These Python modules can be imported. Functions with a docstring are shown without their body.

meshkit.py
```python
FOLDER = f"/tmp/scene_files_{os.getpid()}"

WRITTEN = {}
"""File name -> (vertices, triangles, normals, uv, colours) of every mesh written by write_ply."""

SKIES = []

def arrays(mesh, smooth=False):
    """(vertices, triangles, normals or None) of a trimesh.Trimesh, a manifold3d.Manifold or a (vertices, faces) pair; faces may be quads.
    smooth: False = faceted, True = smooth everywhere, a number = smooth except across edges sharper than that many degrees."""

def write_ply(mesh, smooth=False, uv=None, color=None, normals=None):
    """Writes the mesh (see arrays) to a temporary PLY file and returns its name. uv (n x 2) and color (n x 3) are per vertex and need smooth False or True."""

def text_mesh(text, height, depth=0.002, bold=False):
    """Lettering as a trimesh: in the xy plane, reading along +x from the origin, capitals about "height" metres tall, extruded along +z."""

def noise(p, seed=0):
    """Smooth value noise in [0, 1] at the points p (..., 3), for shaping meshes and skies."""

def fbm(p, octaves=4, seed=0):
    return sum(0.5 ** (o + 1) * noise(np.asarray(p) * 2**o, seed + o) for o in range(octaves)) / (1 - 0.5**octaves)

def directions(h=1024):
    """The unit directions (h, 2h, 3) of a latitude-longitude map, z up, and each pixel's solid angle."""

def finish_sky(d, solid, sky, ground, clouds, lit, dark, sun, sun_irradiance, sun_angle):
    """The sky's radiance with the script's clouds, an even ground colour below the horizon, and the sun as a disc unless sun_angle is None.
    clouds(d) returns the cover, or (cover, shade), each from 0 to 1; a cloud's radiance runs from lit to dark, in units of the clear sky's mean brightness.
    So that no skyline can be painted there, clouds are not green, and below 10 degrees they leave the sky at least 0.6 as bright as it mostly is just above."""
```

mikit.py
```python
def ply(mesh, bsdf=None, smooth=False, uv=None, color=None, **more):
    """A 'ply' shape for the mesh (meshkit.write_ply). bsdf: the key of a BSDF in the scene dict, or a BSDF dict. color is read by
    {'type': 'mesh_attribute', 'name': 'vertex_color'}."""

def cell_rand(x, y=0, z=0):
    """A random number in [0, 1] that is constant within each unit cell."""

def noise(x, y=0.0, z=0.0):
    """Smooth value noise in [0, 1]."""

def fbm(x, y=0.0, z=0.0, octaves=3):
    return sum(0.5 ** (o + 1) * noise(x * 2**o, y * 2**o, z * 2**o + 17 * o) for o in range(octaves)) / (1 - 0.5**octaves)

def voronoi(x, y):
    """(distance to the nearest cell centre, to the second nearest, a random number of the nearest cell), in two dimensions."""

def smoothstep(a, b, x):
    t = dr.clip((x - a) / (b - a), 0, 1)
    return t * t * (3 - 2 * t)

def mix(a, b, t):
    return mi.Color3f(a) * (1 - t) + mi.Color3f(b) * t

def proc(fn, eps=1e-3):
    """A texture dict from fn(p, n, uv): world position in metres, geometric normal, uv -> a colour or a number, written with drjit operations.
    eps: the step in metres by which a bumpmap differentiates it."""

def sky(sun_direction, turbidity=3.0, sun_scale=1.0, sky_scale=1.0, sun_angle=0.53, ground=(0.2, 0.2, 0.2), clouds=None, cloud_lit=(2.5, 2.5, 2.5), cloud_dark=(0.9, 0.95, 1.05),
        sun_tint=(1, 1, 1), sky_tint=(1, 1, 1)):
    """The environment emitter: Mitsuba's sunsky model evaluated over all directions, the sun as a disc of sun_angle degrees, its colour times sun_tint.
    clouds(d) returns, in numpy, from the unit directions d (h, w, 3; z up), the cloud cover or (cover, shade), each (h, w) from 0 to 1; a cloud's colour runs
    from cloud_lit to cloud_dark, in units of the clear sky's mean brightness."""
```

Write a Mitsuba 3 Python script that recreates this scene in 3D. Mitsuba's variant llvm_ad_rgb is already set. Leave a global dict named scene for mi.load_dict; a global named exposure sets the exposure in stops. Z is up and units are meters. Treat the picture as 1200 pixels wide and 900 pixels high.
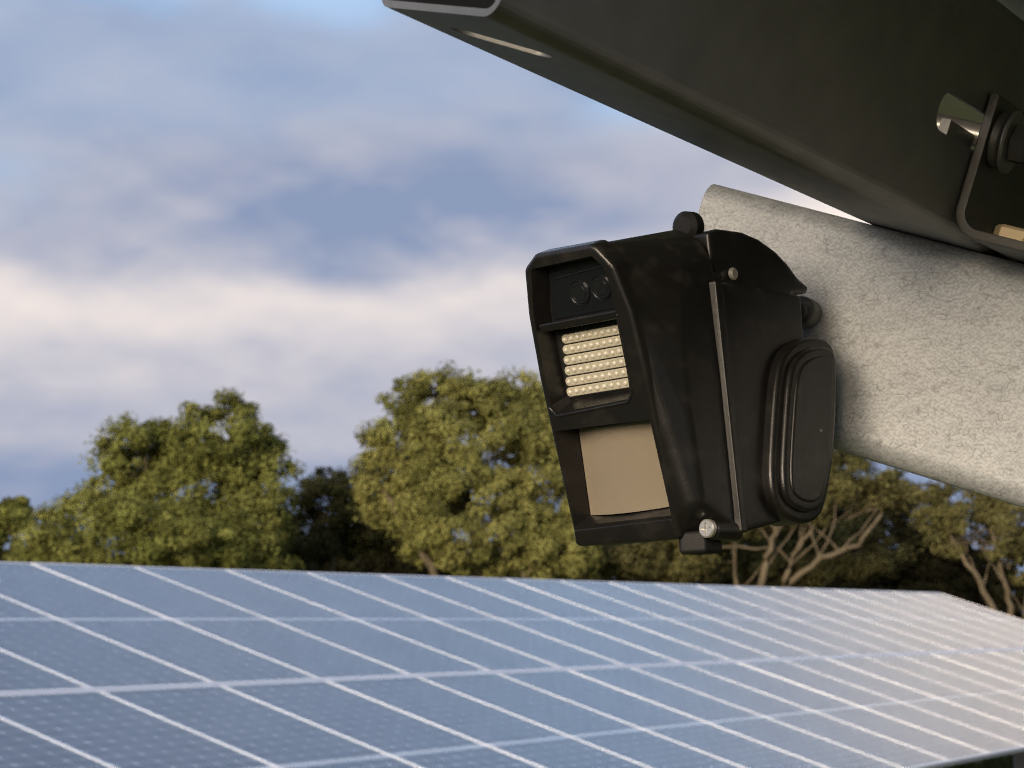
import math
import numpy as np
import trimesh
import manifold3d as m3
import mitsuba as mi
import drjit as dr
from shapely.geometry import Polygon, LineString
import mikit
import meshkit

T = mi.ScalarTransform4f
scene, labels = {}, {}
EYE = 1.62
PITCH = 0.09798            # camera looks up by 5.6 degrees

# ------------------------------------------------------------------ camera, sky, exposure
fw = np.array([0, math.cos(PITCH), math.sin(PITCH)])
scene['camera'] = dict(type='thinlens', fov=2 * math.degrees(math.atan(600 / 2793.5)), fov_axis='x',
                       aperture_radius=0.0009, focus_distance=0.93, near_clip=0.05, far_clip=6000.0,
                       to_world=T().look_at(origin=[0, 0, EYE], target=[0, float(fw[1]), EYE + float(fw[2])], up=[0, 0, 1]))


def sstep(a, b, x):
    t = np.clip((x - a) / (b - a), 0, 1)
    return t * t * (3 - 2 * t)


def clouds(d):
    el = np.degrees(np.arcsin(np.clip(d[..., 2], -1, 1)))
    az = np.degrees(np.arctan2(d[..., 0], d[..., 1]))
    q = d * np.array([9.0, 9.0, 26.0])
    n1 = meshkit.fbm(q, 5, 3) - 0.5
    n2 = meshkit.fbm(q * np.array([3.1, 3.1, 1.9]) + 7.0, 5, 11) - 0.5
    n3 = meshkit.fbm(d * np.array([5.0, 5.0, 9.0]) + 3.1, 5, 23)
    n4 = meshkit.fbm(d * np.array([14.0, 14.0, 30.0]) + 11.3, 4, 31) - 0.5
    n5 = meshkit.fbm(q * np.array([5.0, 5.0, 3.2]) + 19.0, 5, 41) - 0.5
    lift = 3.0 * np.clip(np.cos(np.radians(3 * (az - 18))), 0, 1) ** 4
    e = el - lift + 2.2 * n1 + 1.6 * n2
    # from the horizon up: blue-grey, lilac, a cream band, a slate bank, then broken blue
    shade = 1.0 - 0.20 * sstep(2.8, 4.8, e) - 0.30 * sstep(5.0, 7.3, e) + 0.33 * sstep(7.2, 9.2, e)
    bank = np.exp(-((az + 3.0) / 6.5) ** 2 - ((el - 9.8 - 2.5 * n1) / 2.2) ** 2)
    glow = np.exp(-((az - 17) / 7.5) ** 2 - ((el - 10.0) / 3.6) ** 2)
    shade = shade + bank * (0.22 + 0.5 * n2) + 0.20 * n5 - 0.05 * bank - 0.80 * glow
    high = sstep(9.5, 13.0, e)
    shade = shade * (1 - high) + high * np.clip(0.93 - 0.22 * n4 + 0.15 * n2, 0.80, 1.0) - 0.26 * sstep(14.5, 19, e)
    shade = np.clip(shade, 0, 1)
    cover = 1 - sstep(9.0, 12.5, e - 2.0 * bank) * (0.72 - 0.6 * sstep(0.42, 0.62, n3))
    return np.clip(np.maximum(cover, glow), 0, 1), shade


SUN_AZ, SUN_EL = math.radians(206), math.radians(13)
scene['sky'] = mikit.sky([math.sin(SUN_AZ) * math.cos(SUN_EL), math.cos(SUN_AZ) * math.cos(SUN_EL), math.sin(SUN_EL)],
                         turbidity=3, sun_scale=0.56, sun_angle=36, sun_tint=(0.82, 1.0, 1.65),
                         clouds=clouds, cloud_lit=(2.72, 2.30, 1.88), cloud_dark=(0.50, 0.63, 0.95), sky_tint=(0.90, 0.98, 1.18))
exposure = 3.15

# ------------------------------------------------------------------ frames of the place
A, TILT = 0.46481, 0.3165            # direction of the rows, tilt of the solar tables
U = np.array([math.sin(A), math.cos(A), 0])                  # along the row
V = np.array([-math.cos(A) * math.cos(TILT), math.sin(A) * math.cos(TILT), math.sin(TILT)])   # up the slope
N = np.cross(U, V)
EYE_P = np.array([0, 0, EYE])


def mat(cols, origin):
    m = np.eye(4)
    m[:3, :3] = np.stack(cols, 1)
    m[:3, 3] = origin
    return m


TABLE = mat((U, V, N), EYE_P)


def tw(m):
    return T(m.tolist())


# ------------------------------------------------------------------ helpers
def put(name, mesh, bsdf, parent=None, smooth=False, m=None, uv=None, label=None, cat=None, group=None, kind=None):
    key = (parent + '__' if parent else '') + name
    k, n = key, 0
    while k in scene or k in labels:
        n += 1
        k = f'{key}_{n:03d}'
    d = mesh if isinstance(mesh, dict) else mikit.ply(mesh, bsdf, smooth=smooth, uv=uv)
    d = dict(d)
    if m is not None:
        d['to_world'] = tw(m)
    scene[k] = d
    tag(k, label, cat, group, kind)
    return k


def tag(k, label=None, cat=None, group=None, kind=None):
    e = {a: b for a, b in (('label', label), ('category', cat), ('group', group), ('kind', kind)) if b}
    if e:
        labels[k] = e


def thing(name, label, cat, group=None):
    k, n = name, 0
    while k in labels or k in scene:
        n += 1
        k = f'{name}_{n:03d}'
    tag(k, label, cat, group)
    return k


def rounded(pts, rad, seg=5):
    """The polygon with its corners rounded (rad: one radius or one per corner)."""
    pts = np.asarray(pts, float)
    n = len(pts)
    rad = np.broadcast_to(rad, (n,))
    out = []
    for i in range(n):
        p, a, b = pts[i], pts[i - 1], pts[(i + 1) % n]
        da, db = (a - p) / np.linalg.norm(a - p), (b - p) / np.linalg.norm(b - p)
        ang = math.acos(np.clip(da @ db, -1, 1))
        if rad[i] <= 0 or ang > math.pi - 0.05:
            out.append(p)
            continue
        t = min(rad[i] / math.tan(ang / 2), 0.48 * np.linalg.norm(a - p), 0.48 * np.linalg.norm(b - p))
        r = t * math.tan(ang / 2)
        c = p + (da + db) / np.linalg.norm(da + db) * r / math.sin(ang / 2)
        s, e = p + da * t - c, p + db * t - c
        a0, a1 = math.atan2(s[1], s[0]), math.atan2(e[1], e[0])
        dlt = (a1 - a0 + math.pi) % (2 * math.pi) - math.pi
        for k in range(seg + 1):
            th = a0 + dlt * k / seg
            out.append(c + r * np.array([math.cos(th), math.sin(th)]))
    return np.array(out)


def ccw(p):
    p = np.asarray(p, float)
    x, y = p[:, 0], p[:, 1]
    return p if (x * np.roll(y, -1) - y * np.roll(x, -1)).sum() > 0 else p[::-1]


def inset(p, k):
    """Each vertex of a ccw polygon moved inwards by k."""
    e = np.roll(p, -1, 0) - p
    e /= np.linalg.norm(e, axis=1, keepdims=True) + 1e-12
    nrm = np.stack([-e[:, 1], e[:, 0]], 1)
    b = nrm + np.roll(nrm, 1, 0)
    b /= np.maximum((b * b).sum(1, keepdims=True) / 2, 0.5)
    return p + b * k


def loft(poly, levels):
    """A solid from one outline: levels = [(height, inset), ...]; the outline lies in xy, heights along z."""
    p = ccw(poly)
    n = len(p)
    rings = [np.column_stack([inset(p, k), np.full(n, z)]) for z, k in levels]
    v = np.vstack(rings)
    f = []
    for j in range(len(levels) - 1):
        a, b = j * n, (j + 1) * n
        i = np.arange(n)
        i2 = (i + 1) % n
        f += [np.stack([a + i, a + i2, b + i2], 1), np.stack([a + i, b + i2, b + i], 1)]
    import mapbox_earcut as earcut
    tri = np.array(earcut.triangulate_float64(rings[0][:, :2], np.array([n], dtype=np.uint32))).reshape(-1, 3)
    x = p[tri]
    area = np.cross(x[:, 1] - x[:, 0], x[:, 2] - x[:, 0])
    tri = np.where((area > 0)[:, None], tri, tri[:, ::-1])
    f += [tri[:, ::-1], tri + (len(levels) - 1) * n]
    return trimesh.Trimesh(v, np.vstack(f), process=False)


def bevelled(poly, z0, z1, r, seg=3):
    lv = [(z0 + r * (1 - math.cos(a)), r * (1 - math.sin(a))) for a in np.linspace(0, math.pi / 2, seg + 1)]
    lv += [(z1 - r * (1 - math.cos(a)), r * (1 - math.sin(a))) for a in np.linspace(math.pi / 2, 0, seg + 1)]
    return loft(poly, lv)


def move(mesh, m):
    mesh = mesh.copy()
    mesh.apply_transform(m)
    return mesh


def box(a, b):
    a, b = np.minimum(a, b), np.maximum(a, b)
    m = trimesh.creation.box(extents=b - a)
    m.apply_translation((a + b) / 2)
    return m


def joined(ms):
    return trimesh.util.concatenate(ms)


def manif(mesh):
    return m3.Manifold(m3.Mesh(np.asarray(mesh.vertices, np.float32), np.asarray(mesh.faces, np.uint32)))


def tri(man):
    o = man.to_mesh()
    return trimesh.Trimesh(np.array(o.vert_properties[:, :3]), np.array(o.tri_verts), process=True)


def sphere_hull(points, r, seg=20):
    """The hull of balls at the points: a solid with rounded edges."""
    r = np.broadcast_to(r, (len(points),))
    return m3.Manifold.batch_hull([m3.Manifold.sphere(float(k), seg).translate(list(map(float, p))) for p, k in zip(points, r)])


def hull(points):
    return m3.Manifold.hull_points(np.asarray(points, np.float64))


def rod(p0, p1, r, sides=24, r1=None, bev=0.0):
    """A disc or bar from p0 to p1 with an optional bevel at both ends."""
    p0, p1 = np.asarray(p0, float), np.asarray(p1, float)
    L = np.linalg.norm(p1 - p0)
    w = (p1 - p0) / L
    a = np.cross(w, [0, 0, 1] if abs(w[2]) < 0.9 else [1, 0, 0])
    a /= np.linalg.norm(a)
    b = np.cross(w, a)
    r1 = r if r1 is None else r1
    prof = [(0, r - bev), (bev, r), (L - bev, r1), (L, r1 - bev)] if bev else [(0, r), (L, r1)]
    th = np.arange(sides) * 2 * np.pi / sides
    rings = [p0 + w * z + q * (np.cos(th)[:, None] * a + np.sin(th)[:, None] * b) for z, q in prof]
    v = np.vstack(rings + [[p0], [p1]])
    i = np.arange(sides)
    i2 = (i + 1) % sides
    f = []
    for j in range(len(prof) - 1):
        s, t = j * sides, (j + 1) * sides
        f += [np.stack([s + i, s + i2, t + i2], 1), np.stack([s + i, t + i2, t + i], 1)]
    c0, c1, e = len(v) - 2, len(v) - 1, (len(prof) - 1) * sides
    f += [np.stack([i * 0 + c0, i2, i], 1), np.stack([i * 0 + c1, e + i, e + i2], 1)]
    return trimesh.Trimesh(v, np.vstack(f), process=False)


def tube(points, radii, sides=9):
    import random
    p = np.asarray(points, float)
    t = np.gradient(p, axis=0)
    t /= np.linalg.norm(t, axis=1, keepdims=True) + 1e-12
    a = np.cross(t, np.where(np.abs(t[:, 2:]) < 0.95, [0, 0, 1.0], [1.0, 0, 0]))
    a /= np.linalg.norm(a, axis=1, keepdims=True) + 1e-12
    b, ang = np.cross(t, a), np.arange(sides) * 2 * np.pi / sides
    r = np.broadcast_to(radii, (len(p),))
    v = p[:, None] + r[:, None, None] * (np.cos(ang)[None, :, None] * a[:, None] + np.sin(ang)[None, :, None] * b[:, None])
    i, j = np.meshgrid(np.arange(len(p) - 1), np.arange(sides), indexing='ij')
    q = np.stack([i * sides + j, i * sides + (j + 1) % sides, (i + 1) * sides + (j + 1) % sides, (i + 1) * sides + j], -1).reshape(-1, 4)
    return trimesh.Trimesh(v.reshape(-1, 3), np.vstack([q[:, [0, 1, 2]], q[:, [0, 2, 3]]]), process=False)


# ------------------------------------------------------------------ materials
def rgb(*c):
    return {'type': 'rgb', 'value': list(c)}


def zinc_colour(p, n, uv):
    big = mikit.fbm(p.x * 9, p.y * 9, p.z * 9, octaves=4)
    mid = mikit.fbm(p.x * 60, p.y * 60, p.z * 60, octaves=3)
    fine = mikit.fbm(p.x * 1150, p.y * 1150, p.z * 1150, octaves=2)
    c = mikit.mix((0.35, 0.368, 0.385), (0.44, 0.458, 0.475), mikit.smoothstep(0.3, 0.7, 0.6 * big + 0.4 * mid))
    # handling scratches along the beam
    v = p.x * VV[0] + p.y * VV[1] + (p.z - EYE) * VV[2]
    m = p.x * NN[0] + p.y * NN[1] + (p.z - EYE) * NN[2]
    line = mikit.noise(m * 900 + v * 14, v * 5, 3.0)
    scratch = mikit.smoothstep(0.93, 0.985, line) * mikit.smoothstep(0.5, 0.65, mikit.noise(v * 26, m * 60, 8.0))
    worm = mikit.smoothstep(0.10, 0.0, dr.abs(mikit.noise(p.x * 380, p.y * 380, p.z * 380) - 0.5)) * mikit.smoothstep(0.42, 0.66, mikit.fbm(p.x * 230 + 3, p.y * 230, p.z * 230, octaves=2))
    return c * (0.84 + 0.32 * mikit.smoothstep(0.25, 0.75, fine)) * (1.0 - 0.30 * worm) * (1.0 - 0.35 * scratch)


def zinc_relief(p, n, uv):
    r1 = 1.0 - dr.abs(2.0 * mikit.noise(p.x * 340, p.y * 340, p.z * 340) - 1.0)
    r2 = 1.0 - dr.abs(2.0 * mikit.noise(p.x * 820 + 5, p.y * 820, p.z * 820) - 1.0)
    patch = mikit.smoothstep(0.35, 0.65, mikit.fbm(p.x * 40 + 2, p.y * 40, p.z * 40, octaves=2))
    return (r1 * r1 * 0.7 + r2 * 0.4) * (0.45 + 0.55 * patch)


VV = [-math.cos(0.46481) * math.cos(0.3165), math.sin(0.46481) * math.cos(0.3165), math.sin(0.3165)]
NN = [0.27822, -0.13952, 0.95033]
scene['zinc'] = {'type': 'twosided', 'bsdf': {'type': 'bumpmap', 'scale': 0.00016, 'arbitrary': mikit.proc(zinc_relief, eps=3e-4),
                 'bsdf': {'type': 'principled', 'base_color': mikit.proc(zinc_colour), 'metallic': 0.25, 'roughness': 0.58, 'specular': 0.5}}}
scene['zinc_smooth'] = {'type': 'twosided', 'bsdf': {'type': 'principled', 'base_color': mikit.proc(
    lambda p, n, uv: mikit.mix((0.15, 0.152, 0.148), (0.22, 0.22, 0.21), mikit.fbm(p.x * 60, p.y * 60, p.z * 60, octaves=4))), 'metallic': 0.7, 'roughness': 0.5}}
scene['shaded_zinc'] = {'type': 'twosided', 'bsdf': {'type': 'principled', 'base_color': rgb(0.042, 0.042, 0.04), 'metallic': 0.1, 'roughness': 0.5}}  # same galvanised steel, base darkened to stand for shade on the bracket
scene['bright_zinc'] = {'type': 'twosided', 'bsdf': {'type': 'principled', 'base_color': rgb(0.62, 0.60, 0.55), 'metallic': 0.75, 'roughness': 0.35}}
scene['sunlit_zinc'] = {'type': 'twosided', 'bsdf': {'type': 'principled', 'base_color': rgb(0.62, 0.50, 0.32), 'metallic': 0.3, 'roughness': 0.5}}  # zinc with the warm sunlight put into its base colour


def plastic_relief(p, n, uv):
    return mikit.fbm(p.x * 1500, p.y * 1500, p.z * 1500, octaves=2)


def plastic_colour(p, n, uv):
    dust = mikit.smoothstep(0.5, 0.85, mikit.fbm(p.x * 140, p.y * 140, p.z * 140, octaves=4))
    return mikit.mix((0.0085, 0.0080, 0.0076), (0.030, 0.027, 0.024), dust * (0.35 + 0.65 * mikit.smoothstep(0.0, 0.7, n.z)))


def plastic_rough(p, n, uv):
    return 0.25 + 0.14 * mikit.fbm(p.x * 90 + 4, p.y * 90, p.z * 90, octaves=4)


scene['black_plastic'] = {'type': 'twosided', 'bsdf': {'type': 'bumpmap', 'scale': 0.00006, 'arbitrary': mikit.proc(plastic_relief, eps=1e-4),
                          'bsdf': {'type': 'principled', 'base_color': mikit.proc(plastic_colour), 'roughness': mikit.proc(plastic_rough), 'specular': 0.5}}}
scene['black_rubber'] = {'type': 'twosided', 'bsdf': {'type': 'principled', 'base_color': rgb(0.010, 0.010, 0.010), 'roughness': 0.6, 'specular': 0.3}}
scene['dark_window'] = {'type': 'twosided', 'bsdf': {'type': 'principled', 'base_color': rgb(0.008, 0.009, 0.011), 'roughness': 0.08, 'specular': 0.5}}
scene['lens_glass'] = {'type': 'twosided', 'bsdf': {'type': 'principled', 'base_color': rgb(0.010, 0.011, 0.013), 'roughness': 0.09, 'specular': 0.6}}
scene['led_cream'] = {'type': 'twosided', 'bsdf': {'type': 'principled', 'base_color': rgb(0.42, 0.39, 0.30), 'roughness': 0.35, 'specular': 0.5}}
scene['led_dome'] = {'type': 'twosided', 'bsdf': {'type': 'principled', 'base_color': rgb(0.55, 0.52, 0.43), 'roughness': 0.2, 'specular': 0.6}}
scene['lens_white'] = {'type': 'twosided', 'bsdf': {'type': 'principled', 'base_color': rgb(0.235, 0.198, 0.148), 'roughness': 0.30, 'specular': 0.4}}
scene['aluminium'] = {'type': 'twosided', 'bsdf': {'type': 'principled', 'base_color': rgb(0.88, 0.88, 0.90), 'metallic': 0.6, 'roughness': 0.40}}
scene['backsheet'] = {'type': 'twosided', 'bsdf': {'type': 'diffuse', 'reflectance': rgb(0.72, 0.73, 0.70)}}
CW, CH = 1.0 / 6, 1.052 / 12


def cell_colour(p, n, uv):
    x, y = uv.x / CW, uv.y / CH
    fx, fy = x - dr.floor(x + 0.5), y - dr.floor(y + 0.5)
    ax, ay = dr.abs(fx) * CW, dr.abs(fy) * CH
    gap = mikit.smoothstep(0.0035, 0.0010, dr.minimum(ax, ay)) * 0.75
    dot = mikit.smoothstep(0.021, 0.013, ax + ay)
    tone = 0.8 + 0.4 * mikit.cell_rand(dr.floor(x), dr.floor(y), dr.floor(p.x * 0.9) + dr.floor(p.y * 0.9))
    edge = mikit.smoothstep(0.010, 0.004, dr.minimum(dr.minimum(uv.x, 1.0 - uv.x), dr.minimum(uv.y, 1.052 - uv.y)))
    c = mikit.mix((0.052, 0.053, 0.078), (0.55, 0.57, 0.60), dr.maximum(dr.maximum(gap, dot), edge))
    return c * tone


scene['solar_glass'] = {'type': 'roughplastic', 'distribution': 'ggx', 'alpha': 0.04, 'int_ior': 1.6, 'diffuse_reflectance': mikit.proc(cell_colour)}
scene['divider_white'] = {'type': 'roughplastic', 'distribution': 'ggx', 'alpha': 0.04, 'int_ior': 1.6, 'diffuse_reflectance': rgb(0.55, 0.56, 0.58)}


def grass_colour(p, n, uv):
    a = mikit.fbm(p.x * 0.35, p.y * 0.35, octaves=4)
    b = mikit.fbm(p.x * 9, p.y * 9, octaves=3)
    return mikit.mix((0.045, 0.062, 0.034), (0.13, 0.13, 0.06), mikit.smoothstep(0.3, 0.7, a)) * (0.6 + 0.8 * b)


scene['grass_ground'] = {'type': 'twosided', 'bsdf': {'type': 'diffuse', 'reflectance': mikit.proc(grass_colour)}}
vc = {'type': 'mesh_attribute', 'name': 'vertex_color'}
scene['leaf'] = {'type': 'principledthin', 'base_color': vc, 'roughness': 0.65, 'diff_trans': 0.4, 'spec_trans': 0.0, 'eta': 1.35}
scene['grass_blade'] = {'type': 'twosided', 'bsdf': {'type': 'diffuse', 'reflectance': rgb(0.055, 0.075, 0.034)}}
scene['bark'] = {'type': 'twosided', 'bsdf': {'type': 'diffuse', 'reflectance': mikit.proc(
    lambda p, n, uv: mikit.mix((0.06, 0.048, 0.032), (0.20, 0.165, 0.11), mikit.fbm(p.x * 6, p.y * 6, p.z * 1.6, octaves=3)))}}

# ------------------------------------------------------------------ ground
g = 2500.0
ground_mesh = trimesh.Trimesh([[-g, -g, 0], [g, -g, 0], [g, g, 0], [-g, g, 0]], [[0, 1, 2], [0, 2, 3]], process=False)
put('ground', ground_mesh, 'grass_ground', label='grass field beneath and beyond the solar tables', kind='structure')
rng = np.random.default_rng(5)
nb = 52000
az = np.radians(rng.normal(12, 11, nb))
ds = np.abs(rng.normal(20, 13, nb)) + 7
bx, by = np.sin(az) * ds, np.cos(az) * ds
ba, hh = rng.uniform(0, 2 * np.pi, nb), rng.uniform(0.06, 0.20, nb)
wd, ln = 0.012 + 0.012 * rng.random(nb), rng.normal(0, 0.35, (nb, 2)) * hh[:, None]
c, s = np.cos(ba) * wd, np.sin(ba) * wd
gv = np.stack([np.stack([bx - c, by - s, np.zeros(nb)], 1), np.stack([bx + c, by + s, np.zeros(nb)], 1), np.stack([bx + ln[:, 0], by + ln[:, 1], hh], 1)], 1).reshape(-1, 3)
put('grass', trimesh.Trimesh(gv, np.arange(3 * nb).reshape(-1, 3), process=False), 'grass_blade', label='dark green grass under the solar table edge',
    cat='grass', kind='stuff')


# ------------------------------------------------------------------ trees
def crown(rng, base, lobes, per_area, leaves, tint, size=0.085, clump=(0.24, 0.50)):
    lb = np.array(lobes, float)
    lb[:, 1] += base[1]
    area = (lb[:, 3] * lb[:, 4] + lb[:, 3] * lb[:, 5] + lb[:, 4] * lb[:, 5])
    n = int(area.sum() * per_area)
    which = rng.choice(len(lb), n, p=area / area.sum())
    d = rng.normal(size=(n, 3))
    d /= np.linalg.norm(d, axis=1, keepdims=True)
    rad = 1.04 - 0.42 * rng.random(n) ** 1.7
    rough = 0.60 + 0.78 * meshkit.fbm(d * 2.6 + which[:, None] * 3.7, 3, 4)
    L = lb[which]
    cc = L[:, :3] + d * L[:, 3:] * (rad * rough)[:, None]
    keep = np.ones(n, bool)
    for j in range(len(lb)):
        inside = (((cc - lb[j, :3]) / lb[j, 3:]) ** 2).sum(1) < 0.62 ** 2
        keep &= ~(inside & (which != j))
    holes = meshkit.fbm(cc * 0.75 + 5.0, 3, 9)
    keep &= holes > 0.35
    cc, d = cc[keep], d[keep]
    n = len(cc)
    cr = rng.uniform(*clump, n)
    k = np.repeat(np.arange(n), leaves)
    m = len(k)
    ld = rng.normal(size=(m, 3))
    ld /= np.linalg.norm(ld, axis=1, keepdims=True)
    pos = cc[k] + ld * (cr[k] * rng.random(m) ** 0.45)[:, None] * np.array([1.15, 1.15, 0.85])
    nrm = 0.75 * ld + 0.35 * d[k] + np.array([0, 0, 0.30]) + rng.normal(0, 0.28, (m, 3))
    nrm /= np.linalg.norm(nrm, axis=1, keepdims=True)
    t1 = np.cross(nrm, rng.normal(size=(m, 3)))
    t1 /= np.linalg.norm(t1, axis=1, keepdims=True)
    t2 = np.cross(nrm, t1)
    sz = size * rng.uniform(0.6, 1.35, m)[:, None]
    v = np.stack([pos - t1 * sz * 1.3, pos - t2 * sz * 0.62, pos + t1 * sz * 1.3, pos + t2 * sz * 0.62], 1)
    i = np.arange(m)[:, None] * 4
    f = np.vstack([i + [0, 1, 2], i + [0, 2, 3]])
    tone = meshkit.fbm(cc * 0.55, 3, 2)[:, None]
    col = np.array(tint[0]) * (1 - tone) + np.array(tint[1]) * tone
    col = col * rng.uniform(0.58, 1.35, (n, 1))
    col = np.clip(col[k] * rng.uniform(0.8, 1.2, (m, 1)), 0.004, 0.6)
    nv = np.repeat(nrm, 4, 0)
    path = meshkit.write_ply((v.reshape(-1, 3), f), False, None, np.repeat(col, 4, 0), normals=nv)
    return {'type': 'ply', 'filename': path, 'face_normals': False, 'bsdf': {'type': 'ref', 'id': 'leaf'}}


def limb(rng, p0, p1, r0, r1, bend=0.10, n=8):
    p0, p1 = np.array(p0, float), np.array(p1, float)
    t = np.linspace(0, 1, n)[:, None]
    off = rng.normal(0, bend, 3) * np.linalg.norm(p1 - p0)
    p = p0 + (p1 - p0) * t + off * np.sin(np.pi * t) * np.array([1, 1, 0.3]) + rng.normal(0, 0.012, (n, 3)) * np.linalg.norm(p1 - p0)
    return tube(p, r0 + (r1 - r0) * t[:, 0])


def tree(name, seed, base, lobes, tint, label, trunks, per_area=28, leaves=92, cat='tree', size=0.060, group='trees beyond the solar panels', clump=(0.16, 0.52)):
    """trunks: [(foot, [points], radius), ...] in world metres; further limbs run to the lobes."""
    rng = np.random.default_rng(seed)
    t = thing(name, label, cat, group)
    for foot, pts, r in trunks:
        line = [np.array(foot, float)] + [np.array(p, float) for p in pts]
        ms = []
        r = r * 0.78
        rr = np.linspace(r, r * 0.45, len(line))
        fine, fr = [], []
        for a in range(len(line) - 1):
            for s in np.linspace(0, 1, 5)[: None if a == len(line) - 2 else -1]:
                fine.append(line[a] * (1 - s) + line[a + 1] * s + rng.normal(0, 0.03, 3) * (0 < a + s < len(line) - 1))
                fr.append(rr[a] * (1 - s) + rr[a + 1] * s)
        ms.append(tube(fine, fr))
        put('trunk', joined(ms), 'bark', t, smooth=True)
        near = sorted(lobes, key=lambda q: np.hypot(q[0] - pts[-1][0], q[2] - pts[-1][2]))[:4]
        bm = []
        for q in near:
            c = np.array([q[0], base[1] + q[1], q[2]])
            start = fine[int(len(fine) * rng.uniform(0.45, 0.95))]
            bm.append(limb(rng, start, c, r * 0.30, r * 0.10))
            for _ in range(7):
                e = c + rng.normal(size=3).clip(-1.4, 1.4) * np.array(q[3:]) * 0.45
                bm.append(limb(rng, c * 0.6 + start * 0.4, e, r * 0.12, r * 0.04))
        put('limb', joined(bm), 'bark', t, smooth=True)
    scene[t + '__crown'] = crown(rng, base, lobes, per_area, leaves, tint, size, clump)
    return t


OLIVE = ((0.095, 0.115, 0.028), (0.260, 0.260, 0.080))
GOLD = ((0.120, 0.132, 0.036), (0.300, 0.285, 0.098))
OCHRE = ((0.070, 0.072, 0.026), (0.190, 0.172, 0.072))
SHADE_DARK = ((0.014, 0.015, 0.008), (0.034, 0.032, 0.016))  # understorey shade put into the leaf colour of bushes and hedge
SHADE_DULL = ((0.040, 0.046, 0.018), (0.085, 0.080, 0.036))  # leaf colour lowered to carry the shade on the small middle tree

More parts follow.
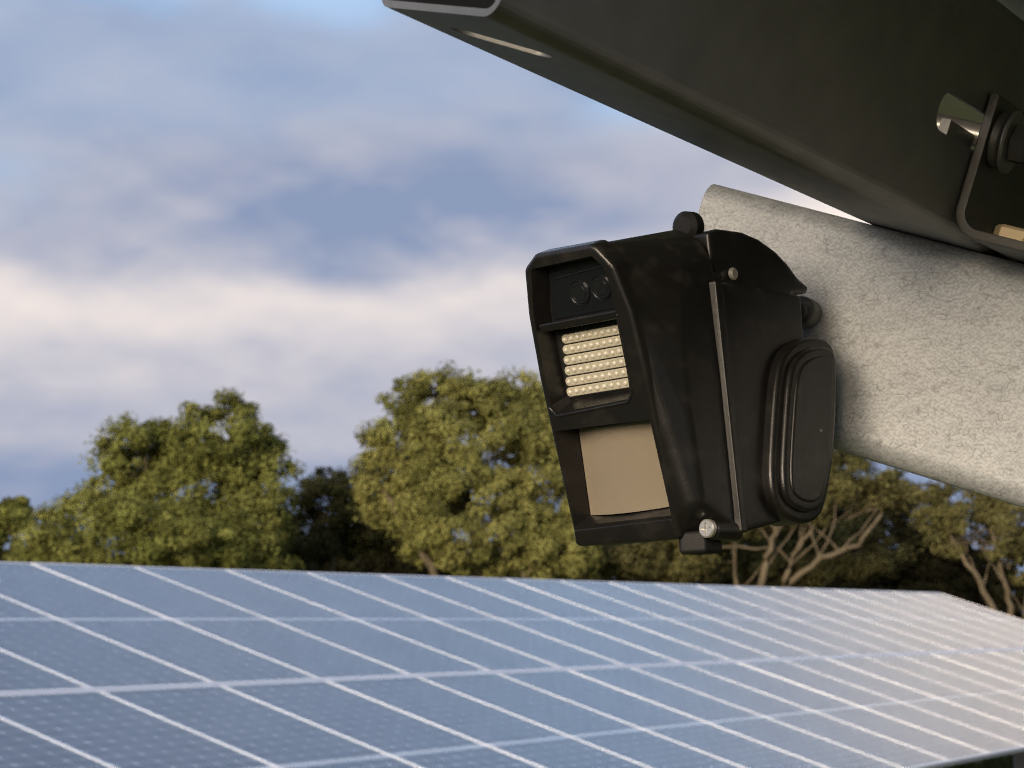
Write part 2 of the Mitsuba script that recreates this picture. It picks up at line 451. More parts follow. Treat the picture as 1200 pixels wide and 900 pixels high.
tree('broad_tree', 11, (-10.3, 74), [(-10.33, 1.2, 5.3, 2.91, 2.14, 2.12), (-9.08, 0, 7.24, 1.38, 1.13, 1.27), (-11.41, 0, 6.71, 1.38, 1.06, 1.11),
     (-7.82, 0.6, 5.57, 1.11, 1.2, 1.72), (-13.2, 0, 4.25, 1.45, 1.19, 1.2), (-14.3, -0.6, 3.05, 0.95, 0.84, 0.85), (-11.1, -1.2, 3.58, 3.44, 2.14, 1.59),
     (-7.93, 0, 3.85, 1.19, 1.13, 1.46)], OLIVE, 'broad olive green tree with a peaked crown, the large one on the left', [((-10.4, 74.6, -0.1), [(-10.2, 74.8, 2.4), (-9.9, 75, 5.2)], 0.32)])
tree('broad_tree', 12, (-1, 76), [(-0.95, 0, 6.63, 2.58, 2.16, 2.5), (-3.41, 0, 6.9, 1.36, 1.3, 1.69), (1.09, 0, 6.08, 1.63, 1.79, 2.58), (-2.18, 0, 8.32, 1.69, 1.2, 1.14),
     (0.55, 0.6, 7.99, 1.63, 1.27, 1.36), (-4.22, 0, 5.67, 0.87, 0.81, 1.03), (-1.09, -1.2, 4.72, 2.04, 1.56, 1.63), (1.36, -1.2, 3.91, 1.36, 1.1, 1.22), (-2.58, -0.72, 4.99, 1.09, 1.1, 1.5)],
     GOLD, 'tall rounded yellow green tree with bare forked trunks, left of the black camera',
     [((-0.85, 76, -0.1), [(-0.95, 75.6, 3.0), (-1.5, 76, 6.1)], 0.26), ((-1.6, 75, -0.1), [(-2.5, 74.6, 3.2), (-3.3, 74.8, 4.4), (-4.3, 75.6, 6.0)], 0.22), ((-0.2, 75, -0.1), [(0.45, 74.4, 2.9), (1.6, 74.8, 4.4)], 0.2)])
tree('shaded_tree', 13, (-6.2, 82), [(-6.31, 0, 5.55, 0.97, 0.94, 1.23), (-7.04, 0, 4.53, 1.03, 1.0, 1.32), (-5.13, 1.2, 4.96, 1.17, 1.06, 1.32)], SHADE_DULL,
     'small green tree with shade-darkened leaves between the broad left tree and the tall rounded one', [((-6.1, 82, -0.1), [(-6.2, 82, 2.6), (-6.2, 82, 5.0)], 0.18)])
tree('shaded_bush', 14, (-5.9, 92), [(-5.91, 0, 3.2, 2.47, 1.61, 1.9), (-8.21, 0, 2.9, 1.32, 1.12, 1.7), (-3.94, 0, 3.3, 1.65, 1.33, 1.8)], SHADE_DARK,
     'bush with shade-darkened leaves in the gap left of the tall rounded tree', [((-5.9, 92, -0.1), [(-5.9, 92, 1.5), (-5.8, 92, 3.2)], 0.15)], cat='bush', group=None)
tree('far_tree', 15, (-27.2, 130), [(-27.44, 0, 7.02, 1.02, 0.79, 0.84), (-26.89, 0, 7.39, 0.56, 0.51, 0.65), (-28.6, 0, 6.0, 1.0, 0.9, 0.8)], OLIVE,
     'far pale green tree at the left edge of the picture', [((-27.2, 130, -0.1), [(-27.2, 130, 3.5), (-27.1, 130, 6.6)], 0.2)], size=0.12)
tree('far_bush', 16, (-25, 118), [(-25.3, 0, 4.5, 1.5, 1.02, 1.25), (-24.3, 0, 3.7, 1.5, 1.0, 1.2)], OLIVE, 'low green bush in front of the far tree at the left edge',
     [((-25, 118, -0.1), [(-25, 118, 1.8), (-25, 118, 4.2)], 0.15)], cat='bush', size=0.11, group=None)
tree('branching_tree', 17, (8, 78), [(4.46, 0, 4.8, 1.95, 1.6, 1.81), (6.98, 0, 5.92, 1.95, 1.54, 1.68), (9.08, 0, 5.84, 1.68, 1.31, 1.2), (10.76, 0, 6.24, 1.26, 0.91, 0.89),
     (12.29, 0.6, 5.97, 0.89, 0.74, 0.84), (3.34, -1.2, 3.55, 1.4, 0.93, 0.78), (5.29, -0.6, 3.55, 1.4, 0.89, 0.7)], OCHRE,
     'yellow green tree with pale forked trunks seen below the black camera',
     [((7.9, 77, -0.1), [(8.05, 77, 2.57), (8.17, 77, 3.66), (8.67, 77, 4.62)], 0.2), ((8.6, 77.3, -0.1), [(8.73, 77.2, 2.57), (9.08, 77.1, 3.66), (9.77, 77.3, 4.6)], 0.16),
      ((8.7, 77.2, -0.1), [(8.79, 77, 2.57), (9.9, 76.8, 3.52), (11.14, 77, 3.94), (12.0, 77.4, 5.0)], 0.17), ((7.2, 77.6, -0.1), [(7.3, 77.6, 2.5), (7.2, 77.8, 4.4)], 0.13)])
tree('dull_tree', 18, (10, 84), [(8.4, 0, 4.15, 2.1, 1.28, 0.9), (10.81, 0, 4.9, 1.8, 1.18, 0.96), (12.02, 0, 5.65, 1.2, 0.89, 0.9), (9.4, -1, 3.4, 1.9, 0.8, 0.7), (12.2, -1, 3.9, 1.3, 0.8, 0.8)], OCHRE,
     'dull olive tree behind the forked pale trunks', [((10, 84, -0.1), [(10, 84, 2.2), (10.4, 84, 4.6)], 0.16), ((9.2, 84, -0.1), [(9.1, 84, 2.2), (8.6, 84, 4.0)], 0.13)])
tree('shaded_bush', 19, (15, 95), [(15.11, 0, 4.0, 1.87, 1.81, 2.9), (13.23, 0, 3.4, 1.7, 1.45, 2.3), (16.62, 0, 3.2, 1.7, 1.52, 2.3), (10.17, 1.2, 2.9, 2.38, 1.59, 1.9)], SHADE_DARK,
     'bush with shade-darkened leaves in the shady gap below the galvanised beam', [((14.5, 95, -0.1), [(14.5, 95, 1.8), (14.8, 95, 3.6)], 0.15)], cat='bush', group=None)
tree('leaning_tree', 20, (14, 70), [(13.28, 0, 4.93, 1.38, 0.99, 0.95), (14.65, 0, 4.48, 1.25, 1.04, 1.2), (15.38, 0, 3.48, 0.88, 0.85, 1.13), (12.96, -0.6, 4.03, 0.75, 0.58, 0.6), (14.13, -0.6, 3.9, 0.8, 0.6, 0.6)],
     OCHRE, 'yellow green tree with bare leaning trunks at the right edge of the picture',
     [((14.4, 69, -0.1), [(13.89, 69, 1.93), (13.3, 69, 2.96), (12.7, 69.3, 4.1)], 0.15), ((14.45, 69.2, -0.1), [(14.38, 69, 1.73), (14.2, 69, 2.71), (13.9, 69.3, 4.2)], 0.14), ((14.9, 69.6, -0.1), [(14.85, 69.5, 1.8), (15.1, 69.5, 3.4)], 0.11)])
tree('broad_tree', 31, (27, 78), [(25.5, 0, 5.2, 2.6, 2.0, 2.2), (28.4, 0.4, 4.8, 2.2, 1.8, 2.0), (26.8, 0, 7.0, 1.7, 1.4, 1.4), (24.2, -0.5, 3.6, 1.5, 1.2, 1.2), (29.8, 0, 3.5, 1.5, 1.2, 1.3)], OLIVE,
     'olive green tree standing past the right edge, beyond the leaning trunks', [((27, 78, -0.1), [(26.9, 78, 2.4), (26.8, 78, 5.2)], 0.28)], leaves=50, per_area=20)
tree('broad_tree', 32, (37, 82), [(36, 0, 4.6, 2.4, 2.0, 2.0), (38.6, 0, 5.4, 2.2, 1.8, 2.1), (37.2, 0, 7.0, 1.4, 1.2, 1.2), (40.3, 0, 3.6, 1.6, 1.2, 1.3)], GOLD,
     'yellow green tree standing well past the right edge', [((37.4, 82, -0.1), [(37.4, 82, 2.4), (37.5, 82, 5.2)], 0.26)], leaves=50, per_area=20)
tree('shaded_hedge', 21, (9, 100), [(17.58, 0, 2.6, 2.8, 1.61, 2.3), (21.4, 0, 2.7, 2.6, 1.34, 2.2), (6.65, 0, 2.6, 3.2, 1.74, 2.4), (0.63, 0, 2.6, 3.2, 1.54, 2.3), (12, 1, 2.9, 3.2, 1.5, 2.7), (-5, 0.5, 2.6, 3.4, 1.5, 2.5), (-9.5, 0.5, 2.3, 2.6, 1.5, 2.2), (-14.5, 0.5, 2.0, 3.4, 1.5, 2.0)], SHADE_DARK,
     'long hedge with shade-darkened leaves behind all the tree trunks', [((9, 100, -0.1), [(9, 100, 1.0), (9, 100, 2.2)], 0.12)], cat='hedge', group=None, per_area=22, size=0.11)

# ------------------------------------------------------------------ solar modules of the next row
MW, ML, PW, PL = 1.055, 2.172, 1.06, 2.06384 * 1.06      # module width and length, spacing
LIP, DEPTH = 0.017, 0.035


def frame_mesh():
    ms = [box((0, 0, -DEPTH), (LIP, ML, 0)), box((MW - LIP, 0, -DEPTH), (MW, ML, 0)),
          box((LIP, 0, -DEPTH), (MW - LIP, 0.026, 0)), box((LIP, ML - 0.026, -DEPTH), (MW - LIP, ML, 0))]
    return joined(ms)


frame_ply = mikit.ply(frame_mesh(), 'aluminium')
sheet = box((LIP, LIP, -0.010), (MW - LIP, ML - LIP, -0.006))
sheet_ply = mikit.ply(sheet, 'backsheet')
HALF = (ML - 2 * LIP - 0.034) / 2


def pane(y0):
    x0, x1, y1, z = LIP, MW - LIP, y0 + HALF, -0.0025
    m = trimesh.Trimesh([[x0, y0, z], [x1, y0, z], [x1, y1, z], [x0, y1, z]], [[0, 1, 2], [0, 2, 3]], process=False)
    return mikit.ply(m, 'solar_glass', uv=np.array([[0, 0], [1.0, 0], [1.0, 1.052], [0, 1.052]]))


pane_ply = [pane(LIP), pane(LIP + HALF + 0.034)]
div_ply = mikit.ply(trimesh.Trimesh([[LIP, LIP + HALF, -0.0025], [MW - LIP, LIP + HALF, -0.0025], [MW - LIP, LIP + HALF + 0.034, -0.0025], [LIP, LIP + HALF + 0.034, -0.0025]],
                                    [[0, 1, 2], [0, 2, 3]], process=False), 'divider_white')
ROW_O = np.array([-2.75665, 13.64128, 0.31898]) * 1.06 + EYE_P     # upper left corner of module column 0
rj = np.random.default_rng(77)


def module(label, m, group):
    t = thing('solar_panel', label, 'solar panel', group)
    put('frame', frame_ply, None, t, m=m)
    put('cell_panel', pane_ply[0], None, t, m=m)
    put('cell_panel', pane_ply[1], None, t, m=m)
    put('divider', div_ply, None, t, m=m)
    put('backsheet', sheet_ply, None, t, m=m)


ORD = ['first', 'second', 'third', 'fourth', 'fifth', 'sixth', 'seventh', 'eighth', 'ninth', 'tenth', 'eleventh', 'twelfth', 'thirteenth', 'fourteenth', 'fifteenth',
       'sixteenth', 'seventeenth', 'eighteenth', 'nineteenth', 'twentieth', 'twenty-first']
for row, (i0, i1) in enumerate(((-3, 18), (-4, 15))):
    for i in range(i0, i1):
        o = ROW_O + U * (i * PW + 0.0025) - V * (PL * (row + 1) - (PL - ML) / 2) + N * rj.normal(0, 0.0003)
        w = rj.normal(0, 0.0003, 2)
        u2 = U + N * w[0]
        v2 = V + N * w[1]
        which = 'upper' if row == 0 else 'lower'
        if row == 0 and i == i1 - 1:
            lab = 'pale framed solar panel at the far right end of the upper row'
        else:
            lab = f'dark blue framed solar panel in the {which} row, {ORD[i - i0]} from the left edge'
        module(lab, mat((u2, v2, N), o), f'solar panels in the {which} row of the table')

# the rack under them
rack = thing('mounting_rack', 'grey steel rack on posts under the row of solar panels', 'rack')
Rm = mat((U, V, N), ROW_O - N * DEPTH)
for v in (-0.45, -1.72, -2.64, -3.91):
    put('rail', move(box((-4.3 * PW, v - 0.025, -0.082), (18 * PW, v + 0.025, -0.002)), Rm), 'zinc_smooth', rack)
for i in (-3.2, -0.2, 2.8, 6.78, 9.8, 12.8, 15.8):
    put('rafter', move(box((i * PW - 0.025, -4.1, -0.185), (i * PW + 0.025, -0.25, -0.084)), Rm), 'zinc_smooth', rack)
    for v in (-3.55, -0.95):
        p = ROW_O + U * i * PW + V * v - N * 0.20
        put('post', box((p[0] - 0.05, p[1] - 0.05, -0.3), (p[0] + 0.05, p[1] + 0.05, p[2] + 0.03)), 'zinc_smooth', rack)

# ------------------------------------------------------------------ the near table: rafter, purlin, cleat, modules overhead


def channel(width, height, lip, t, r):
    """A lipped channel's outline: web along y at x = 0..t, flanges towards +x."""
    pts = np.array([(width, lip), (width, 0), (0, 0), (0, height), (width, height), (width, height - lip)], float)
    inner = pts + np.array([(-t / 2, 0), (-t / 2, t / 2), (t / 2, t / 2), (t / 2, -t / 2), (-t / 2, -t / 2), (-t / 2, 0)])
    path = []
    for k, p in enumerate(inner):
        if k in (0, len(inner) - 1):
            path.append(p)
            continue
        a, b = inner[k - 1], inner[k + 1]
        da, db = (a - p) / np.linalg.norm(a - p), (b - p) / np.linalg.norm(b - p)
        c = p + (da + db) * r
        s, e = -db * r, -da * r
        for th in np.linspace(0, math.pi / 2, 8):
            path.append(c + s * math.cos(th) + e * math.sin(th))
    q = LineString(path).buffer(t / 2, cap_style=2, join_style=1, quad_segs=4).simplify(0.00004)
    return np.array(q.exterior.coords)[:-1]


# rafter: web facing the camera at u = 1.000, flanges away, running down the slope
prof = channel(0.052, 0.1005, 0.016, 0.0026, 0.0085)
raf = loft(prof, [(0, 0), (3.2, 0)])           # x = u, y = n, z = -v
m_r = mat((np.array([1.0, 0, 0]), np.array([0, 0, 1.0]), np.array([0, -1.0, 0])), (1.0, 0.4435, -0.0366))
raf = move(raf, m_r)
raf.fix_normals()
put('galvanised_beam', move(raf, TABLE), 'zinc', smooth=30, label='pale speckled galvanised steel beam carrying the black camera', cat='beam')

# purlin: web facing down the slope at v = 0.309, open towards +v, its cut end near the camera
pp = channel(0.066, 0.096, 0.017, 0.0022, 0.0055)
pur = loft(pp, [(0, 0), (3.6, 0)])
m_p = mat((np.array([0, 1.0, 0]), np.array([0, 0, 1.0]), np.array([1.0, 0, 0])), (0.45, 0.308, 0.0642))
pur = move(pur, m_p)
c_, s_ = math.cos(0.035), math.sin(0.035)                      # the rail sits two degrees off square
pur = move(pur, np.array([[c_, s_, 0, 0.985 - 0.985 * c_ - 0.308 * s_], [-s_, c_, 0, 0.308 + 0.985 * s_ - 0.308 * c_], [0, 0, 1, 0], [0, 0, 0, 1]]))
pur.fix_normals()
pm = manif(trimesh.Trimesh(pur.vertices, pur.faces, process=True))
pm = pm.trim_by_plane((0.838, -0.545, 0.0), 0.838 * 0.562 - 0.545 * 0.322)   # cut off at a slant


def slot(a, b, r, axis, depth):
    a, b = np.array(a, float), np.array(b, float)
    ax = np.array(axis, float) * depth / 2
    return m3.Manifold.batch_hull([manif(rod(a - ax, a + ax, r, 20)), manif(rod(b - ax, b + ax, r, 20))])


pm = pm - slot((0.619, 0.362, 0.0650), (0.627, 0.345, 0.0650), 0.0065, (0, 0, 1), 0.02)
pm = pm - slot((0.9035, 0.31, 0.1075), (0.960, 0.31, 0.1075), 0.0078, (0, 1, 0), 0.02)
for uu in (1.6, 2.4):
    pm = pm - slot((uu, 0.31, 0.1075), (uu + 0.05, 0.31, 0.1075), 0.0078, (0, 1, 0), 0.02)
put('channel_rail', move(tri(pm), TABLE), 'zinc_smooth', smooth=30, label='dark steel channel rail with slotted holes across the top of the picture', cat='rail')

cl = thing('angle_bracket', 'shade-darkened steel angle bracket bolted between the channel rail and the galvanised beam', 'bracket')
path = [(0.3065, 0.124)] + [(0.3065 - 0.009 + 0.009 * math.cos(t), 0.0665 + 0.009 - 0.009 * math.sin(t)) for t in np.linspace(0, math.pi / 2, 8)] + [(0.215, 0.0665)]
angle = np.array(LineString(path).buffer(0.0020, cap_style=2, join_style=1).simplify(0.00003).exterior.coords)[:-1]
an = move(bevelled(angle, 0.944, 1.05, 0.0006, 2), mat((np.array([0, 1.0, 0]), np.array([0, 0, 1.0]), np.array([1.0, 0, 0])), (0, 0, 0)))
an.fix_normals()
put('angle_plate', move(an, TABLE), 'shaded_zinc', cl, smooth=30)
bc = np.array([0.957, 0, 0.1075])


def along_v(v0, v1, r, sides=28, bev=0.0008):
    return rod(bc + [0, v0, 0], bc + [0, v1, 0], r, sides, bev=bev)


b = put('bolt', move(along_v(0.290, 0.297, 0.0085, 6), TABLE), 'shaded_zinc', cl)
put('washer', move(along_v(0.2972, 0.2992, 0.0135), TABLE), 'zinc_smooth', b, smooth=40)
put('washer', move(along_v(0.3000, 0.3042, 0.0120), TABLE), 'shaded_zinc', b, smooth=40)
put('shank', move(along_v(0.297, 0.336, 0.005), TABLE), 'bright_zinc', b, smooth=40)
put('nut', move(joined([box((0.918, 0.3125, 0.0985), (0.952, 0.3165, 0.1065))]), TABLE), 'zinc_smooth', b)
fb = put('beam_bolt', move(rod((0.985, 0.2925, 0.0687), (0.985, 0.2925, 0.0760), 0.0105, 6, bev=0.0012), TABLE), 'sunlit_zinc', cl, label='bolt head on the bracket, coloured as in warm sunlight')

for k in range(10):
    for row in range(2):
        o = EYE_P + U * (0.64 + k * PW) + V * (0.62 - PL * (row + 1)) + N * (0.1625 + DEPTH)
        module(f'solar panel overhead on the channel rail, {ORD[k]} along it in the {("upper", "lower")[row]} row', mat((U, V, N), o), 'solar panels overhead on the near table')

# ------------------------------------------------------------------ the black camera
YAW, ROLL = math.radians(42), math.radians(3.5)
Dv = np.array([math.sin(YAW), math.cos(YAW), 0])
rr = np.array([math.cos(YAW), -math.sin(YAW), 0])
zz = np.array([0, 0, 1.0])
Rv = rr * math.cos(ROLL) + zz * math.sin(ROLL)
Uv = zz * math.cos(ROLL) - rr * math.sin(ROLL)
CAM = mat((Rv * 0.001, Uv * 0.001, Dv * 0.001), EYE_P + Rv * -0.5704 + Uv * 0.070 + Dv * 0.72)     # local millimetres: right, up, back


def fp(r, t, dep=0.0):
    """A point of the leaning front face: r to the right, t down the face, dep behind it."""
    return (r, 113 - 0.9433 * t + 0.3319 * dep, 0.3319 * t + 0.9433 * dep)


def cam(name, mesh, mat_, parent, smooth=35, **kw):
    if not isinstance(mesh, trimesh.Trimesh):
        mesh = tri(mesh)
    return put(name, move(mesh, CAM), mat_, parent, smooth=smooth, **kw)


det = thing('security_camera', 'black plastic motion sensing camera with a grid of small lamps, fixed to the galvanised beam', 'security camera')
rim = ccw(rounded([(-55, -3.0), (-24, -2.2), (-16.5, 8), (-13.8, 28), (-14.5, 54), (-16, 74), (-19, 111), (-20.5, 122.5), (-75, 121), (-74.2, 109), (-71.2, 68), (-70.2, 48), (-67, 21), (-62.5, 2)],
              [4, 6, 8, 0, 0, 0, 0, 2, 3, 0, 0, 0, 0, 4], 4))
ri = inset(rim, 2.0)
front_pts = [fp(x, y, 2.0) for x, y in ri] + [fp(x, y, 9.0) for x, y in ri]
body_pts = [fp(x, y, 7.0) for x, y in inset(rim, 3.0)]
seam = [(-64, 126.2, 54), (-24, 125.5, 54), (-17, 122, 54), (-13.5, 118.5, 54.5), (-10, 112.5, 54.5), (-9, 106, 55), (-8, 60, 57.5), (-8, 2.2, 62.5), (-78, 2.2, 62.5), (-77, 106, 55), (-70, 122, 54)]
cheek = [(-16.0, 104, 38), (-15.2, 96, 34.5), (-14.6, 75, 33.5), (-14.6, 48, 36.5), (-15.0, 14, 43)]     # rounded crease between bevel and side
house = sphere_hull(front_pts, 2.0, 16) + sphere_hull(body_pts + seam + cheek, [2.0] * (len(body_pts) + len(seam)) + [8.0] * len(cheek), 40)
up_open = [(-58.5, 2.5), (-26, 2.3), (-21.5, 8), (-20.6, 14), (-21.8, 28), (-23.4, 48), (-24.8, 60), (-27, 62.3), (-65, 63.5), (-67.6, 60), (-66.9, 48), (-63.8, 21)]
up_floor = [(-56.0, 5), (-26, 5), (-23, 12), (-22.4, 28), (-23.9, 48), (-25.2, 58), (-28, 60), (-62, 60), (-64.8, 58), (-64.2, 48), (-61.3, 21)]
pocket1 = hull([fp(x * 1.0, y, -1.0) for x, y in up_open] + [fp(x, y, 8.6) for x, y in up_floor])
lo_open = [(-69.7, 70.5), (-19.0, 71.5), (-21.2, 112), (-72.8, 112)]
lo_floor = [((-66.3, 73.6), 12.5), ((-20.5, 73.6), 12.5), ((-22.4, 110), 8.6), ((-70, 110), 8.6)]
pocket2 = hull([fp(x, y, -1.0) for x, y in lo_open] + [fp(x, y, q) for (x, y), q in lo_floor])
house = house - pocket1 - pocket2
cam('front_housing', house, 'black_plastic', det, smooth=32)
# the moulding's proud lip round the upper window and along the tray
def ridge(pts, r, seg=10):
    return m3.Manifold.batch_boolean([sphere_hull([pts[i], pts[i + 1]], r, seg) for i in range(len(pts) - 1)], m3.OpType.Add)


cam('window_lip', ridge([fp(-68.5, 61, 0.2), fp(-66.0, 64.6, 0.2), fp(-28, 63.4, 0.2), fp(-24.6, 60.5, 0.2), fp(-23, 48, 0.2), fp(-21.4, 28, 0.2)], 0.75), 'black_plastic', det, smooth=40)
cam('tray', sphere_hull([fp(-72.6, 114.2, 1.4), fp(-22.6, 114.0, 1.4), fp(-22.9, 119.8, 2.2), fp(-73.0, 118.6, 2.2), fp(-72.8, 118, 8), fp(-23, 119, 8)], [1.6, 1.6, 2.4, 2.4, 2.4, 2.4], 20), 'black_plastic', det, smooth=40)
cam('shelf', sphere_hull([fp(-62.0, 26.6, 0.8), fp(-20.5, 26.6, 0.8), fp(-21.5, 28.2, 8.2), fp(-61, 28.2, 8.2), fp(-62, 28.6, 1.2), fp(-20.5, 28.6, 1.2)], 0.8, 14), 'black_plastic', det, smooth=40)
# camera window with its two lenses
win = hull([fp(x, y, q) for q in (7.2, 8.2) for x, y in ((-56.0, 6.5), (-24, 6.5), (-22, 25.5), (-60.0, 25.5))])
w = cam('camera_window', win, 'dark_window', det, smooth=False)
cam('window_edge', sphere_hull([fp(-54, 9.2, 6.9), fp(-27, 8.0, 6.9)], 0.45, 10), 'lens_glass', w)
for x, y in ((-42.6, 17.0), (-31.0, 16.6)):
    ln = joined([rod(fp(x, y, 7.4), fp(x, y, 6.4), 5.2, 36, bev=0.9), rod(fp(x, y, 6.6), fp(x, y, 6.2), 3.4, 30, bev=0.35)])
    cam('lens', ln, 'lens_glass', w, smooth=40)
# lamp grid
cam('lamp_board', hull([fp(x, y, q) for q in (7.9, 8.4) for x, y in ((-60.5, 30.5), (-21.2, 30.5), (-22.6, 59.2), (-64.4, 59.2))]), 'black_rubber', det, smooth=False)
rl = np.random.default_rng(3)
for k in range(6):
    t0 = 34.6 + 4.42 * k
    x0, x1 = -58.6 - 1.0 * k, -22.2 - 0.22 * k
    outl = rounded([(x0, t0 - 1.92), (x1, t0 - 1.92), (x1, t0 + 1.92), (x0, t0 + 1.92)], [1.8, 0.3, 0.3, 1.8], 6)
    st = loft(outl, [(0, 0), (0.75, 0.0), (1.0, 0.25)])
    st.vertices = np.array([fp(a, b_, 8.0 - c_) for a, b_, c_ in st.vertices])
    st.fix_normals()
    s_ = cam('lamp_strip', st, 'led_cream', det, smooth=30)
    ds_ = []
    n = 11
    for j in range(n):
        xx = x0 + 1.9 + (x1 - x0 - 3.0) * j / (n - 1)
        ds_.append(move(trimesh.creation.icosphere(subdivisions=2, radius=1.22), trimesh.transformations.translation_matrix(fp(xx, t0 + rl.normal(0, 0.06), 7.35 + rl.normal(0, 0.06)))))
    cam('lamp', joined(ds_), 'led_dome', s_, smooth=True, kind='stuff')
# motion sensor lens, gently curved
nu, nv = 24, 8
gx, gy = np.meshgrid(np.linspace(0, 1, nu), np.linspace(0, 1, nv), indexing='ij')
lv_, bow = [], 3.4
for a, b_ in zip(gx.ravel(), gy.ravel()):
    l, r_ = -66.0 * (1 - b_) - 69.6 * b_, -20.8 * (1 - b_) - 22.4 * b_
    lv_.append(fp(l + (r_ - l) * a, 73.2 + (109.8 - 73.2) * b_, 11.4 - 3.0 * b_ - bow * (1 - (2 * a - 1) ** 2)))
q = np.arange(nu * nv).reshape(nu, nv)
lf = np.concatenate([np.stack([q[:-1, :-1], q[1:, :-1], q[1:, 1:]], -1).reshape(-1, 3), np.stack([q[:-1, :-1], q[1:, 1:], q[:-1, 1:]], -1).reshape(-1, 3)])
sl = trimesh.Trimesh(lv_, lf, process=False)
bk = sl.copy()
nn_ = np.array(fp(0, 0, 1)) - np.array(fp(0, 0, 0))
bk.vertices = bk.vertices + nn_ * 1.2
bk.invert()
cam('sensor_lens', joined([sl, bk]), 'lens_white', det, smooth=True, label='tan plastic motion sensor window')

# seam rib, screw towers
cam('seam_rib', sphere_hull([(-4.8, 102, 53.4), (-4.8, 102, 56.4), (-8, 102, 52.8), (-8, 102, 56.8), (-4.4, 0.8, 60.8), (-4.4, 0.8, 63.4), (-8, 0.8, 60), (-8, 0.8, 63.8)], 0.9, 14), 'black_plastic', det, smooth=40)
cam('seam_rib', sphere_hull([(-9.2, 100, 50.5), (-9.6, 3, 58.0), (-9.2, 100, 53), (-9.6, 3, 60)], 0.9, 12), 'black_plastic', det, smooth=40)
cam('screw_tower', joined([rod((-10.6, 104.2, 46.5), (-10.2, 103.6, 58), 3.3, 24, r1=4.2, bev=0.7)]), 'black_plastic', det, smooth=40)
cam('screw_tower', joined([rod((-9.2, 0.9, 47.0), (-8.8, 0.9, 63), 4.0, 24, r1=4.4, bev=0.6)]), 'black_plastic', det, smooth=40)
sc = tri(manif(rod((-9.2, 1.4, 43.4), (-9.2, 1.4, 46.4), 3.8, 28, bev=0.6)) - manif(box((-11.6, 0.95, 42), (-6.8, 1.85, 44.7))) - manif(box((-9.65, -1.0, 42), (-8.75, 3.8, 44.7))))
cam('screw', sc, 'bright_zinc', det, smooth=30, label='silver cross head screw at the lower corner')
cam('screw', joined([rod((-9.2, 1.4, 46), (-9.0, 1.2, 52), 3.0, 20)]), 'bright_zinc', det, smooth=30)
cam('screw', rod((-9.5, 108.2, 71), (-7.2, 108.2, 71), 2.6, 24, bev=0.7), 'bright_zinc', det, smooth=30)
cam('foot', sphere_hull([(-14, -6.2, 48), (-22, -6.2, 45), (-14, -6.2, 57), (-22, -6.2, 56), (-14, -0.6, 48), (-22, -0.6, 45), (-14, -0.6, 57), (-22, -0.6, 56)], 1.8, 16), 'black_rubber', det, smooth=40)

# rear housing: side outline swept across, with the hood over the top
side = rounded([(59, 1.0), (70, 0.8), (92, 5), (110, 10), (119, 40), (118.5, 104), (59, 104)], [1, 0, 3, 4, 4, 3, 1], 4)
rear = move(bevelled(side, 0, 70, 1.6), np.array([[0, 0, 1.0, -77.5], [0, 1, 0, 0], [1, 0, 0, 0], [0, 0, 0, 1]]))
rear.fix_normals()
cam('rear_housing', rear, 'black_plastic', det, smooth=35)
arch = [(58.5, 125.0), (66, 127.2), (82, 127.8), (94, 126.2), (106, 122.2), (114, 117.9), (121, 112.4), (124.5, 110.9), (128.2, 109.4), (127.8, 106.3), (122, 105.2), (116, 104.4), (112, 100), (62, 99), (59.5, 99)]
hood = move(bevelled(rounded(arch, [2, 0, 4, 0, 4, 0, 2, 1.5, 1.2, 1.2, 1, 3, 2, 0, 1], 4), 0, 66, 2.2), np.array([[0, 0, 1.0, -76], [0, 1, 0, 0], [1, 0, 0, 0], [0, 0, 0, 1]]))
hood.fix_normals()
cam('hood', hood, 'black_plastic', det, smooth=35)
kn = rod((-23, 129.0, 57), (-23, 129.6, 66), 6.6, 36, bev=2.2)
cam('knob', kn, 'black_rubber', det, smooth=40)
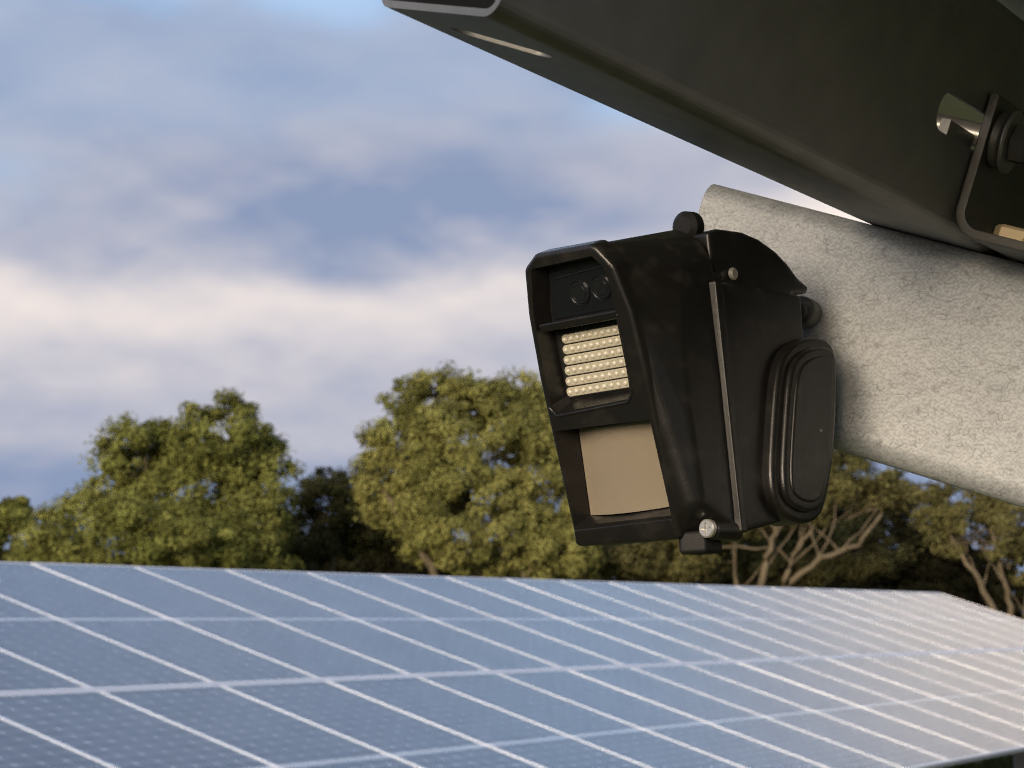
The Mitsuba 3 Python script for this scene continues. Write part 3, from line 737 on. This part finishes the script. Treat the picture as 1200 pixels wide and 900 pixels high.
# oblong cover on the side, in steps
lid = [(86, 8.4), (100.6, 3.8), (113, 6.0), (120.5, 13), (130, 39), (135, 69), (134.8, 80), (128.5, 86), (112, 84.5), (99, 79), (91, 69.5), (85, 44), (80.5, 20)]
lid = np.array(lid, float)
for _ in range(3):                                   # corner cutting: a smooth oblong
    nx = np.roll(lid, -1, 0)
    lid = np.stack([0.75 * lid + 0.25 * nx, 0.25 * lid + 0.75 * nx], 1).reshape(-1, 2)
SM = np.array([[0, 0, 1.0, 0], [0, 1, 0, 0], [1, 0, 0, 0], [0, 0, 0, 1]])


def side_solid(poly, levels):
    s = move(loft(poly, levels), SM)
    s.fix_normals()
    return s


arc = lambda z, r, k0: [(z - r + r * math.sin(a), k0 + r * (1 - math.cos(a))) for a in np.linspace(0, math.pi / 2, 5)]
cv = cam('side_cover', side_solid(lid, [(-16, 0.0)] + arc(-2.4, 2.2, 0.0) + [(-2.4, 6)]), 'black_plastic', det, smooth=35)
cam('cover_step', side_solid(inset(ccw(lid), 4.6), [(-3, 0.6), (-2.0, 0.0)] + arc(0.4, 1.8, 0.0) + [(0.4, 3.2)]), 'black_plastic', cv, smooth=35)
cam('cover_panel', side_solid(inset(ccw(lid), 8.6), [(0, 0.3), (0.3, 0)] + arc(1.3, 0.9, 0.0) + [(1.3, 1.3)]), 'black_plastic', cv, smooth=35)
cam('pin', rod((1.2, 43.9, 113.6), (1.75, 43.9, 113.6), 0.7, 16), 'zinc_smooth', cv)
# mount to the beam
mt = cam('mount', joined([rod((-48, 62, 116), (-56, 62, 140), 16, 30), rod((-50, 62, 132), (-56, 62, 149), 21, 30, bev=1.5)]), 'black_plastic', det, smooth=40)
ring_c = np.array([-24.5, 101.5, 142.5])
ax = np.array([-0.265, 0.0, 0.964])
cam('mount_bolt', joined([rod(ring_c - ax * 3, ring_c + ax * 7, 6.8, 30, bev=0.8), rod(ring_c - ax * 6, ring_c - ax * 2.6, 4.4, 6, bev=0.5)]), 'zinc_smooth', mt, smooth=30)
